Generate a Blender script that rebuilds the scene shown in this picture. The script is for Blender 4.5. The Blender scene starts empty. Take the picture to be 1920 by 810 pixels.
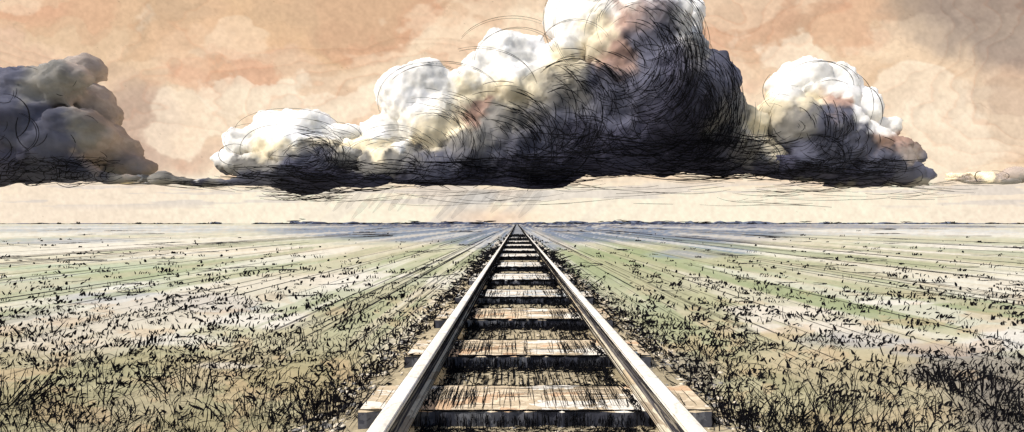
import bpy, bmesh, math, random
import numpy as np
from mathutils import Vector, Matrix
from mathutils.bvhtree import BVHTree

random.seed(7)
rng = np.random.default_rng(7)
S = bpy.context.scene
COL = S.collection

# ------------------------------------------------------------------ camera, sky light, sun, exposure
FPX, VX, VY, H = 720.0, 969.0, 418.0, 1.22          # focal length in photo pixels, vanishing point, eye height
cam_data = bpy.data.cameras.new('camera')
cam = bpy.data.objects.new('camera', cam_data); COL.objects.link(cam)
cam.location = (0, 0, H); cam.rotation_euler = (math.radians(90), 0, 0)
cam_data.sensor_width = 36; cam_data.lens = 36 * FPX / 1920
cam_data.shift_x = (960 - VX) / 1920; cam_data.shift_y = (VY - 405) / 1920
cam_data.clip_start = .02; cam_data.clip_end = 20000
S.camera = cam

SUN_EL, SUN_AZ = 46.0, -122.0                       # high on the left, a little behind the viewer (degrees from +Y)
W = bpy.data.worlds.new('World'); S.world = W; W.use_nodes = True
nt = W.node_tree
sky_n = nt.nodes.new('ShaderNodeTexSky'); sky_n.sky_type = 'NISHITA'; sky_n.sun_disc = False
sky_n.sun_elevation = math.radians(SUN_EL); sky_n.sun_rotation = math.radians(SUN_AZ)
sky_n.dust_density = 3.0
nt.links.new(sky_n.outputs[0], nt.nodes['Background'].inputs[0])
nt.nodes['Background'].inputs[1].default_value = .13
sl = bpy.data.lights.new('sun', 'SUN'); sl.energy = 3.2; sl.angle = math.radians(.5); sl.color = (1, .94, .85)
so = bpy.data.objects.new('sun', sl); COL.objects.link(so)
a, e = math.radians(SUN_AZ), math.radians(SUN_EL)
SD = Vector((math.sin(a) * math.cos(e), math.cos(a) * math.cos(e), math.sin(e)))
so.rotation_euler = SD.to_track_quat('Z', 'Y').to_euler(); so.location = (0, 0, 50)
S.view_settings.view_transform = 'Standard'; S.view_settings.look = 'None'
S.view_settings.exposure = 0.0; S.view_settings.gamma = 1; S.view_settings.use_curve_mapping = False

# ------------------------------------------------------------------ helpers
def lin(c):
    c = np.asarray(c, float) / 255.0
    return np.where(c <= .04045, c / 12.92, ((c + .055) / 1.055) ** 2.4)

def hash3(ix, iy, iz, s):
    n = (ix * 374761393 + iy * 668265263 + iz * 2147483647 * 3 + s * 1274126177) & 0xFFFFFFFF
    n = ((n ^ (n >> 13)) * 1274126177) & 0xFFFFFFFF
    n = ((n ^ (n >> 16)) * 2246822519) & 0xFFFFFFFF
    return ((n ^ (n >> 15)) & 0xFFFFFF) / float(0xFFFFFF)

def vnoise(x, y, z=None, s=0):
    x = np.asarray(x, float); y = np.asarray(y, float); z = np.zeros_like(x) if z is None else np.asarray(z, float)
    ix, iy, iz = np.floor(x).astype(np.int64), np.floor(y).astype(np.int64), np.floor(z).astype(np.int64)
    fx, fy, fz = x - ix, y - iy, z - iz
    fx, fy, fz = [t * t * (3 - 2 * t) for t in (fx, fy, fz)]
    r = 0
    for dx in (0, 1):
        for dy in (0, 1):
            for dz in (0, 1):
                w = (fx if dx else 1 - fx) * (fy if dy else 1 - fy) * (fz if dz else 1 - fz)
                r = r + w * hash3(ix + dx, iy + dy, iz + dz, s)
    return r

def fbm(x, y, z=None, s=0, o=4, g=.5):
    r = 0; a_ = 1; t = 0; f = 1
    for i in range(o):
        r = r + a_ * vnoise(x * f, y * f, None if z is None else z * f, s + i * 17); t += a_; a_ *= g; f *= 2.03
    return r / t

def sstep(a0, b0, x):
    t = np.clip((x - a0) / (b0 - a0), 0, 1); return t * t * (3 - 2 * t)

def G(px, py, Z=0.0):
    """ground-level point (height Z) seen where the photo has px, py"""
    Y = FPX * (H - Z) / (py - VY)
    return Vector(((px - VX) / FPX * Y, Y, Z))

def mesh_obj(name, verts, faces, mat, parent=None, smooth=False, cols=None):
    me = bpy.data.meshes.new(name)
    verts = np.asarray(verts, dtype=np.float32); faces = np.asarray(faces) if not isinstance(faces, list) else faces
    if isinstance(faces, np.ndarray):
        k = faces.shape[1]; n = faces.shape[0]
        me.vertices.add(len(verts)); me.vertices.foreach_set('co', verts.ravel())
        me.loops.add(n * k); me.loops.foreach_set('vertex_index', faces.ravel().astype(np.int32))
        me.polygons.add(n); me.polygons.foreach_set('loop_start', np.arange(0, n * k, k, dtype=np.int32))
        me.update(calc_edges=True)
    else:
        me.from_pydata([tuple(v) for v in verts], [], faces)
    if smooth: me.polygons.foreach_set('use_smooth', [True] * len(me.polygons))
    if cols is not None:
        at = me.color_attributes.new('pigment', 'FLOAT_COLOR', 'POINT')
        c4 = np.ones((len(verts), 4), np.float32); c4[:, :3] = cols; at.data.foreach_set('color', c4.ravel())
    me.update()
    if mat is not None:
        for m in (mat if isinstance(mat, (list, tuple)) else [mat]): me.materials.append(m)
    o = bpy.data.objects.new(name, me); COL.objects.link(o)
    if parent: o.parent = parent
    return o

def tag(o, label=None, cat=None, group=None, kind=None):
    if label: o['label'] = label
    if cat: o['category'] = cat
    if group: o['group'] = group
    if kind: o['kind'] = kind
    return o

def empty(name, loc=(0, 0, 0)):
    o = bpy.data.objects.new(name, None); COL.objects.link(o); o.location = loc; o.empty_display_size = .2
    return o

class Strokes:
    """pen strokes: thin tapering three-sided rods"""
    def __init__(s): s.v = []; s.f = []; s.n = 0
    def add(s, P, R):
        P = np.asarray(P, float); n = len(P); R = np.asarray(R, float)
        T = np.gradient(P, axis=0); T /= np.linalg.norm(T, axis=1)[:, None] + 1e-9
        up = np.array([0, 1, 0.]) if abs(T[:, 1]).mean() < .9 else np.array([0, 0, 1.])
        A = np.cross(T, up); A /= np.linalg.norm(A, axis=1)[:, None] + 1e-9
        B = np.cross(T, A)
        ring = []
        for k in range(3):
            an = k * 2 * math.pi / 3 + .5
            ring.append(P + (A * math.cos(an) + B * math.sin(an)) * R[:, None])
        V = np.stack(ring, 1).reshape(-1, 3)
        s.v.append(V)
        i = np.arange(n - 1)[:, None] * 3 + s.n; k = np.arange(3)[None]
        k2 = (k + 1) % 3
        q = np.stack([i + k, i + k2, i + 3 + k2, i + 3 + k], -1).reshape(-1, 4)
        s.f.append(q); s.n += n * 3
    def blade(s, P, Wd, side):
        """a flat leaf blade"""
        P = np.asarray(P, float); Wd = np.asarray(Wd, float)[:, None]; side = np.asarray(side, float)
        V = np.stack([P - side * Wd, P + side * Wd], 1).reshape(-1, 3); n = len(P)
        s.v.append(V); i = np.arange(n - 1) * 2 + s.n
        s.f.append(np.stack([i, i + 1, i + 3, i + 2], -1)); s.n += 2 * n
    def build(s, name, mat, parent=None):
        return mesh_obj(name, np.concatenate(s.v), np.concatenate(s.f), mat, parent)

# ------------------------------------------------------------------ materials
def newmat(name):
    m = bpy.data.materials.new(name); m.use_nodes = True
    b = m.node_tree.nodes['Principled BSDF']; b.inputs['Roughness'].default_value = .95
    b.inputs['Specular IOR Level'].default_value = .08
    return m, m.node_tree, b

def flat(name, c, rough=.95):
    m, t, b = newmat(name); b.inputs['Base Color'].default_value = (*c, 1); b.inputs['Roughness'].default_value = rough
    return m
INK = flat('black_ink', (.006, .006, .008))
INK2 = flat('soft_ink', (.02, .02, .024))

def wash(name, cols, scale=3.0, grain=60.0, coord='Object', stretch=(1, 1, 1), use_attr=False, edge=.55, detail=5.0):
    """watercolour pigment: flat pools of a few tints with darker drying edges and paper grain"""
    m, t, b = newmat(name); N = t.nodes; L = t.links
    tc = N.new('ShaderNodeTexCoord'); mp = N.new('ShaderNodeMapping'); mp.inputs['Scale'].default_value = stretch
    L.new(tc.outputs[coord], mp.inputs[0])
    n1 = N.new('ShaderNodeTexNoise'); n1.inputs['Scale'].default_value = scale; n1.inputs['Detail'].default_value = detail
    n1.inputs['Roughness'].default_value = .6; L.new(mp.outputs[0], n1.inputs['Vector'])
    r = N.new('ShaderNodeValToRGB'); L.new(n1.outputs['Fac'], r.inputs[0])
    el = r.color_ramp.elements; k = len(cols); pos = [.34 + .32 * i / k for i in range(k)]
    el[0].position = 0; el[0].color = (*cols[0], 1); el[1].position = 1; el[1].color = (*cols[-1], 1)
    for i in range(1, k):
        p = pos[i]
        e1 = el.new(p - .012); e1.color = (*cols[i - 1], 1)
        e2 = el.new(p); e2.color = tuple(np.minimum(cols[i - 1], cols[i]) * edge + np.minimum(cols[i - 1], cols[i]) * .25) + (1,)
        e3 = el.new(p + .008); e3.color = (*cols[i], 1)
    g = N.new('ShaderNodeTexNoise'); g.inputs['Scale'].default_value = grain; g.inputs['Detail'].default_value = 3
    L.new(mp.outputs[0], g.inputs['Vector'])
    gr = N.new('ShaderNodeMapRange'); gr.inputs['From Min'].default_value = .3; gr.inputs['From Max'].default_value = .7
    gr.inputs['To Min'].default_value = .84; gr.inputs['To Max'].default_value = 1.1; L.new(g.outputs['Fac'], gr.inputs['Value'])
    mx = N.new('ShaderNodeVectorMath'); mx.operation = 'SCALE'
    L.new(r.outputs['Color'], mx.inputs[0]); L.new(gr.outputs['Result'], mx.inputs['Scale'])
    L.new(mx.outputs[0], b.inputs['Base Color'])
    return m

def pigment_mat(name, grain, emit=False, stretch=(1, 1, 1), gamp=.12):
    m, t, b = newmat(name); N = t.nodes; L = t.links
    at = N.new('ShaderNodeAttribute'); at.attribute_name = 'pigment'
    tc = N.new('ShaderNodeTexCoord'); mp = N.new('ShaderNodeMapping'); mp.inputs['Scale'].default_value = stretch
    L.new(tc.outputs['Object'], mp.inputs[0])
    g = N.new('ShaderNodeTexNoise'); g.inputs['Scale'].default_value = grain; g.inputs['Detail'].default_value = 6
    g.inputs['Roughness'].default_value = .7
    L.new(mp.outputs[0], g.inputs['Vector'])
    gr = N.new('ShaderNodeMapRange'); gr.inputs['From Min'].default_value = .3; gr.inputs['From Max'].default_value = .7
    gr.inputs['To Min'].default_value = 1 - gamp; gr.inputs['To Max'].default_value = 1 + gamp * .7
    L.new(g.outputs['Fac'], gr.inputs['Value'])
    mx = N.new('ShaderNodeVectorMath'); mx.operation = 'SCALE'
    L.new(at.outputs['Color'], mx.inputs[0]); L.new(gr.outputs['Result'], mx.inputs['Scale'])
    if emit:
        N.remove(b); em = N.new('ShaderNodeEmission'); L.new(mx.outputs[0], em.inputs[0])
        L.new(em.outputs[0], N['Material Output'].inputs[0]); m.cycles.emission_sampling = 'NONE'
    else: L.new(mx.outputs[0], b.inputs['Base Color'])
    return m

def layer(C, mask, col, k=1.0):
    m_ = (np.clip(mask, 0, 1) * k)[..., None]; return C * (1 - m_) + np.asarray(col) * m_

# ------------------------------------------------------------------ the sky backdrop (a dome segment three kilometres away)
def build_sky():
    px = np.concatenate([np.linspace(-3500, -500, 60)[:-1], np.linspace(-500, 2450, 1180), np.linspace(2450, 5500, 60)[1:]])
    py = np.concatenate([np.linspace(-330, -60, 60)[:-1], np.linspace(-60, 424, 270), [440]])
    U, V = np.meshgrid(px, py)
    D = np.stack([(U - VX) / FPX, np.ones_like(U), (VY - V) / FPX], -1); D /= np.linalg.norm(D, axis=-1)[..., None]
    P = D * 3000.0; P[..., 2] += H
    # thin high overcast in warm washes
    wx = fbm(U / 90, V / 90, s=3, o=5) - .5; wy = fbm(U / 90, V / 90, s=9, o=5) - .5
    u, v = U + wx * 170, V + wy * 130
    C = np.ones(U.shape + (3,)) * lin((232, 200, 168))
    def blob(cx, cy, rx, ry, c, k=.8, hard=.5):
        nonlocal C
        d = np.sqrt(((u - cx) / rx) ** 2 + ((v - cy) / ry) ** 2)
        m = 1 - sstep(1 - hard, 1 + hard * .15, d)
        ring = np.exp(-((d - 1.0) / .018) ** 2) * .28
        C = layer(C, m, lin(c), k)
        C = layer(C, ring, lin(c) * .72, 1 if hard < .4 else 0)
    blob(150, 30, 420, 120, (216, 176, 146), .8, .7)
    blob(560, 60, 420, 150, (224, 184, 146), .9, .6)
    blob(330, 120, 230, 110, (226, 188, 156), .6, .3)
    blob(720, 20, 260, 90, (208, 166, 138), .8, .5)
    blob(560, 150, 120, 60, (232, 196, 170), .6, .2)
    blob(300, 190, 160, 60, (228, 182, 154), .7, .3)
    blob(230, 300, 210, 70, (224, 180, 156), .75, .3)
    blob(400, 260, 180, 70, (229, 190, 168), .6, .3)
    blob(960, 20, 160, 60, (214, 170, 146), .6, .4)
    blob(640, 160, 140, 60, (226, 196, 168), .6, .3)
    blob(1400, 80, 160, 90, (226, 168, 140), .85, .3)
    blob(1480, 20, 240, 60, (214, 172, 146), .8, .3)
    blob(1340, 160, 90, 60, (228, 172, 146), .7, .3)
    blob(1600, 70, 120, 60, (240, 206, 174), .7, .3)
    blob(1690, 170, 210, 110, (238, 206, 172), .8, .4)
    blob(1860, 20, 210, 75, (158, 138, 126), .85, .45)
    blob(1900, 120, 120, 140, (190, 166, 148), .6, .5)
    blob(1850, 230, 140, 80, (226, 206, 190), .7, .3)
    blob(1700, 300, 130, 60, (226, 194, 166), .6, .25)
    blob(270, 45, 22, 14, (246, 228, 208), .6, .6)
    blob(1348, 85, 9, 22, (250, 236, 220), .8, .3)
    blob(320, 205, 60, 22, (246, 224, 194), .8, .3)
    blob(20, 120, 90, 60, (230, 196, 176), .6, .3)
    for b_ in [(760, 130, 120, 60), (880, 60, 110, 40), (560, 200, 170, 40), (340, 235, 130, 45), (1450, 110, 110, 40), (1600, 90, 80, 40), (1690, 220, 120, 90), (1830, 250, 110, 70), (470, 215, 90, 26), (150, 70, 110, 40), (230, 150, 90, 50), (1000, 60, 60, 40)]:
        blob(*b_, (246, 218, 188), .55, .12)
    for b_ in [(700, 60, 100, 50), (430, 150, 110, 36), (1380, 60, 90, 50), (1560, 40, 120, 30), (90, 30, 120, 30), (250, 280, 90, 30), (1360, 200, 40, 50)]:
        blob(*b_, (214, 158, 128), .5, .12)
    for b_ in [(860, 120, 130, 70), (720, 190, 90, 50), (430, 300, 90, 60), (540, 200, 120, 36), (1090, 30, 110, 90), (1370, 250, 80, 90), (1500, 170, 130, 80), (1690, 290, 110, 80), (1830, 320, 130, 30), (310, 330, 110, 26), (1000, 70, 90, 50)]:
        blob(*b_, (252, 232, 206), .6, .22)
    for b_ in [(1820, 40, 170, 60), (1900, 180, 60, 60), (1740, 10, 120, 40), (1880, 60, 90, 40)]: blob(*b_, (150, 134, 124), .55, .25)
    for b_ in [(620, 30, 150, 40), (880, 20, 120, 30), (150, 60, 130, 30), (330, 30, 90, 36), (1000, 10, 60, 30)]: blob(*b_, (196, 166, 136), .4, .2)
    for b_ in [(190, 150, 60, 60), (250, 250, 70, 60), (300, 300, 90, 40)]: blob(*b_, (206, 178, 158), .6, .3)
    # reservoir of extra drying rings
    for i in range(26):
        r_ = 40 + rng.random() * 110; cx = rng.random() * 2400 - 200; cy = rng.random() * 260
        q = rng.random()
        c = (236, 206, 178) if q < .4 else ((222, 178, 150) if q < .75 else (204, 172, 148))
        blob(cx, cy, r_, r_ * .5, c, .3, .25)
    C = layer(C, sstep(.45, .7, fbm(U / 210, V / 120, s=91, o=4)), lin((212, 184, 150)), .3)
    C = layer(C, np.ones(U.shape), lin((240, 214, 178)), .12)
    C = layer(C, sstep(.52, .58, fbm(U / 150 + 3, V / 80, s=95, o=5)), lin((250, 228, 200)), .35)
    # pale band near the horizon
    band = sstep(300, 372, V + (fbm(U / 120, V / 20, s=31) - .5) * 60)
    C = layer(C, band, lin((250, 238, 216)), .95)
    C = layer(C, band * sstep(1500, 2000, U), lin((240, 222, 202)), .7)
    C = layer(C, band * (1 - sstep(150, 520, U)), lin((238, 220, 200)), .7)
    st = sstep(.53, .57, fbm(U / 170, V / 9, s=41, o=4)) * sstep(335, 352, V) * (1 - sstep(378, 398, V))
    C = layer(C, st, lin((206, 200, 196)), .55)
    q = U + (V - 360) * 1.1
    ray = sstep(.5, .62, fbm(q / 34, V / 160, s=61, o=3)) * sstep(350, 366, V) * np.exp(-((U - 860) / 210) ** 2)
    C = layer(C, ray, lin((190, 190, 190)), .55)
    C = layer(C, np.exp(-((U - 930) / 90) ** 2 - ((V - 408) / 16) ** 2), lin((246, 206, 170)), .5)
    C = layer(C, (1 - sstep(.45, 1.05, np.hypot((u - 1930) / 300, (v - 0) / 150))), lin((160, 144, 134)), .75)
    C = layer(C, (1 - sstep(.4, 1.0, np.hypot((u - 215) / 130, (v - 250) / 130))), lin((196, 172, 156)), .7)
    for b_ in [(350, 235, 100, 50), (480, 190, 110, 30), (1720, 180, 120, 60), (1800, 260, 90, 60), (620, 190, 80, 40), (1500, 95, 90, 30)]: blob(*b_, (252, 234, 210), .6, .12)
    # backruns: jagged level lines of a slow noise
    f = fbm(U / 330 + 5, V / 190, s=77, o=5, g=.42)
    for lv in (.40, .47, .54, .60):
        e_ = np.exp(-((f - lv) / .0035) ** 2) * (1 - band)
        C = layer(C, e_, C * lin((230, 198, 184)), .55 * lv)
        C = C * (1 - .10 * (sstep(lv, lv + .004, f) * (1 - sstep(lv + .004, lv + .05, f)) * (1 - band))[..., None])
    spk = (vnoise(U / 3.1, V / 3.1, s=5) > .985) & (vnoise(U / 60, V / 60, s=6) > .5)
    C = layer(C, spk.astype(float), C * .55, .6)
    C = C * (1 + (fbm(U / 9, V / 9, s=55, o=3) - .5) * .16)[..., None]
    C = C * (1 + (vnoise(U / 4.2, V / 4.2, s=56) - .5) * .12 + (vnoise(U / 7.5, V / 7, s=58) - .5) * .07)[..., None]
    ny, nx = U.shape
    idx = np.arange(ny * nx).reshape(ny, nx)
    F = np.stack([idx[:-1, :-1], idx[:-1, 1:], idx[1:, 1:], idx[1:, :-1]], -1).reshape(-1, 4)
    C = np.clip(C * np.array([1.10, 1.08, 1.06]), 0, 1)
    o = mesh_obj('sky', P.reshape(-1, 3), F, pigment_mat('warm_overcast', .2, True, gamp=.03), smooth=True, cols=C.reshape(-1, 3))
    tag(o, kind='structure')
build_sky()

# ------------------------------------------------------------------ ground
TX = .09                                            # centre line of the track
def build_ground():
    uu = np.concatenate([-np.geomspace(9, 1.75, 50)[:-1], np.linspace(-1.75, 1.75, 900), np.geomspace(1.75, 9, 50)[1:]])
    Yf = np.concatenate([[-80, -30, -10, -3, 0, .8], FPX * H / np.linspace(700, 2.0, 480), [480, 560, 700, 1000, 1600, 2600, 4200]])
    U, Y = np.meshgrid(uu, Yf)
    X = U * np.maximum(Y, .8) * 1.0
    wide = np.array([3.0] * 5 + [1.0])                # widen the rows behind the eye
    for i in range(5): X[i] = U[i] * (6 + abs(Yf[i]))
    X[5] = U[5] * 1.6
    Z = np.zeros_like(X)
    Yc = np.maximum(Y, .8)
    a_ = np.arctan2(X, Yc); lg = np.log(Yc)
    C = np.ones(X.shape + (3,)) * lin((230, 226, 200))
    px = VX + FPX * X / Yc; py = VY + FPX * H / Yc
    n1 = fbm(a_ * 4, lg * 7, s=101, o=5); n2 = fbm(a_ * 4 + 9, lg * 6 + 4, s=131, o=5); n3 = fbm(a_ * 5 + 3, lg * 11, s=151, o=5)
    # long strokes laid along the furrows
    lx = np.sign(X) * np.log(np.abs(X) + .6) * 6; s1 = fbm(lx, lg * 1.1 + 7, s=171, o=5); s2 = fbm(X * 1.2, Y * .06, s=181, o=4)
    wn = (n1 - .5) * 90; wm = (n2 - .5) * 60
    def blob(cx, cy, rx, ry, c, k=.7, soft=.5):
        nonlocal C
        d = np.sqrt(((px + wn * 1.6 - cx) / rx) ** 2 + ((py + wm * .6 * np.clip((py - 410) / 120, .1, 1) - cy) / ry) ** 2)
        C = layer(C, 1 - sstep(1 - soft, 1 + .1, d), lin(c), k)
    GREEN, OL, TAN, BLUE, WHT, GRY = (164, 178, 130), (196, 194, 156), (206, 182, 146), (150, 164, 178), (248, 244, 232), (180, 182, 176)
    C = layer(C, sstep(.48, .56, n3), lin((226, 226, 208)), .7)
    # foreground: olive tan
    C = layer(C, sstep(560, 700, py + wm), lin(OL), .9)
    C = layer(C, sstep(640, 800, py + wn * .6), lin((206, 196, 158)), .75)
    C = layer(C, sstep(.5, .56, n2) * sstep(600, 720, py), lin((202, 182, 142)), .6)
    C = layer(C, sstep(.54, .6, n1) * sstep(560, 720, py), lin((172, 168, 132)), .7)
    # greens
    for b_ in [(1250, 500, 260, 45, GREEN, .75), (1500, 560, 330, 45, GREEN, .8), (1750, 590, 260, 40, (160, 172, 128), .7), (1150, 480, 120, 25, (166, 180, 132), .6),
               (780, 500, 260, 50, (200, 200, 164), .7), (500, 500, 330, 18, (196, 204, 172), .7), (150, 510, 260, 14, (190, 206, 172), .7),
               (1350, 620, 220, 60, (190, 190, 150), .7), (1650, 500, 220, 25, (206, 202, 170), .7), (700, 600, 220, 60, (206, 196, 160), .6),
               (250, 590, 300, 25, (188, 190, 176), .7), (420, 555, 160, 20, (196, 200, 178), .6), (120, 610, 160, 35, (190, 186, 172), .6),
               (560, 560, 200, 30, (190, 200, 170), .6), (100, 680, 260, 50, (176, 172, 134), .6), (560, 700, 260, 60, (186, 174, 134), .5)]: blob(*b_)
    # whites
    for b_ in [(1450, 590, 130, 18, WHT, .9, .4), (1480, 620, 160, 16, WHT, .9, .4), (1620, 640, 120, 10, WHT, .8, .4), (1800, 470, 260, 14, WHT, .8, .5),
               (1100, 560, 60, 25, WHT, .7, .5), (480, 600, 130, 16, WHT, .8, .4), (300, 470, 260, 14, (244, 236, 214), .8, .5), (170, 530, 220, 12, (244, 246, 236), .8, .4),
               (100, 650, 120, 20, (238, 228, 210), .7, .4), (430, 690, 80, 10, WHT, .7, .4), (700, 530, 150, 18, WHT, .7, .4), (330, 640, 120, 14, WHT, .7, .4),
               (600, 470, 200, 12, (240, 230, 206), .7, .5), (1700, 560, 100, 8, WHT, .8, .4), (1880, 640, 80, 20, (232, 230, 226), .8, .4)]: blob(*b_)
    # blue-grey distance and pools
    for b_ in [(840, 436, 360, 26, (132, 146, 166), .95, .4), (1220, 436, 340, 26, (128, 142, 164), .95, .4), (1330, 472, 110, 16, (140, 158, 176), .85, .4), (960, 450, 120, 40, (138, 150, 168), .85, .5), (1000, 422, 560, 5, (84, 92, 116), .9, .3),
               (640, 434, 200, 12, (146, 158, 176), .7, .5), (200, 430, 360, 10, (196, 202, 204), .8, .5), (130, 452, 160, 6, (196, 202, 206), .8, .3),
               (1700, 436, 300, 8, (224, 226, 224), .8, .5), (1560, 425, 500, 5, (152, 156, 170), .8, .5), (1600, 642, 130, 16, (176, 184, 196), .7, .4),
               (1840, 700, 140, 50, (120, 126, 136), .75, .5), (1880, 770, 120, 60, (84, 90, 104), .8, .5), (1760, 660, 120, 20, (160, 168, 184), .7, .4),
               (300, 560, 200, 14, (184, 188, 196), .6, .4), (430, 572, 80, 12, (180, 184, 196), .6, .3), (1260, 700, 90, 50, (150, 150, 150), .5, .5)]: blob(*b_)
    C = layer(C, sstep(.54, .585, s1) * (1 - sstep(620, 700, py)), lin((250, 246, 232)), .5)
    C = layer(C, sstep(.54, .58, 1 - s1) * sstep(430, 470, py) * (1 - sstep(590, 680, py)), lin((168, 178, 136)), .6)
    C = layer(C, sstep(.55, .6, s2), lin((222, 206, 176)), .3)
    # dirty orange touches
    C = layer(C, sstep(.63, .68, fbm(a_ * 16, lg * 9, s=211, o=4)) * sstep(500, 600, py), lin((222, 190, 150)), .35)
    # drying edges
    for lv in (.44, .53):
        C = C * (1 - .16 * np.exp(-((n3 - lv) / .006) ** 2) * sstep(424, 445, py))[..., None]
    C = C * (1 + (fbm(px / 6, py / 6, s=231, o=3) - .5) * .18)[..., None]
    C = np.clip(C * .86, 0, 1)
    P = np.stack([X, Y, Z], -1); ny, nx = X.shape
    idx = np.arange(ny * nx).reshape(ny, nx)
    F = np.stack([idx[:-1, :-1], idx[:-1, 1:], idx[1:, 1:], idx[1:, :-1]], -1).reshape(-1, 4)
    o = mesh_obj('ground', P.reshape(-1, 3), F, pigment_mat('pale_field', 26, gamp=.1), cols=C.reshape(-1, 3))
    tag(o, kind='structure')
build_ground()

# trackbed: a low sheet of cinders under the track
def build_bed():
    ys = np.geomspace(.4, 900, 260); n = len(ys)
    V = []; C = []
    cols = 9
    for i, y in enumerate(ys):
        wl = 1.24 + .14 * math.sin(i * 1.7) * random.random(); wr = 1.26 + .14 * math.sin(i * 2.3) * random.random()
        for k in range(cols):
            t = k / (cols - 1); x = TX - wl + (wl + wr) * t
            zz = .02 if 0 < k < cols - 1 else .003
            V.append((x, y, zz))
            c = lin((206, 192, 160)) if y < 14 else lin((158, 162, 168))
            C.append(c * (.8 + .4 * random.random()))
    F = []
    for i in range(n - 1):
        for k in range(cols - 1):
            a0 = i * cols + k; F.append((a0, a0 + 1, a0 + cols + 1, a0 + cols))
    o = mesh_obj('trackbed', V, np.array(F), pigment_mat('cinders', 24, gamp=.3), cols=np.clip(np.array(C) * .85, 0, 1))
    tag(o, kind='structure')
build_bed()

# ------------------------------------------------------------------ sleepers
WOOD = wash('pale_sleeper_wood', [lin((226, 192, 156)), lin((240, 222, 192)), lin((214, 196, 166)), lin((250, 244, 230))], scale=2.2, grain=40, stretch=(1, 2.5, 1))
WOODG = wash('grey_sleeper_wood', [lin((236, 236, 230)), lin((250, 246, 236)), lin((224, 212, 192)), lin((206, 212, 214))], scale=2.0, grain=40, stretch=(1, 2.5, 1))
SIDE_SHADE = wash('shaded_sleeper_side', [lin((120, 122, 128)), lin((90, 92, 100)), lin((70, 72, 82))], scale=4, grain=50)  # upright faces coloured dark, their shade painted into the wood

# near top edge and far top edge as read on the photo
edges = [(768, 722), (666, 637), (598, 578), (557, 543), (525, 513), (501, 491.5), (482, 475.5), (471.3, 466.5), (462, 458), (454.6, 451.5), (447.6, 445.2), (441.6, 440)]
where = ['nearest wooden sleeper, the broadest, its dark front at the bottom edge',
         'second wooden sleeper from the front, peach coloured, below the clip on the right rail',
         'third wooden sleeper from the front, pale with orange right end',
         'fourth wooden sleeper from the front, whitish with a very black front edge',
         'fifth wooden sleeper from the front, with a blue-grey patch on its top',
         'sixth wooden sleeper from the front, pale, just beyond the blue-grey patched one',
         'seventh wooden sleeper from the front, thin pale bar between the rails',
         'eighth wooden sleeper from the front, thin pale bar in the distance',
         'ninth wooden sleeper from the front, small bar in the distance',
         'tenth wooden sleeper from the front, tiny bar in the distance',
         'eleventh wooden sleeper from the front, last but one before they fade out',
         'farthest wooden sleeper, a tiny bar before the rails meet']
TOP, HR = .12, .27
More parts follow.
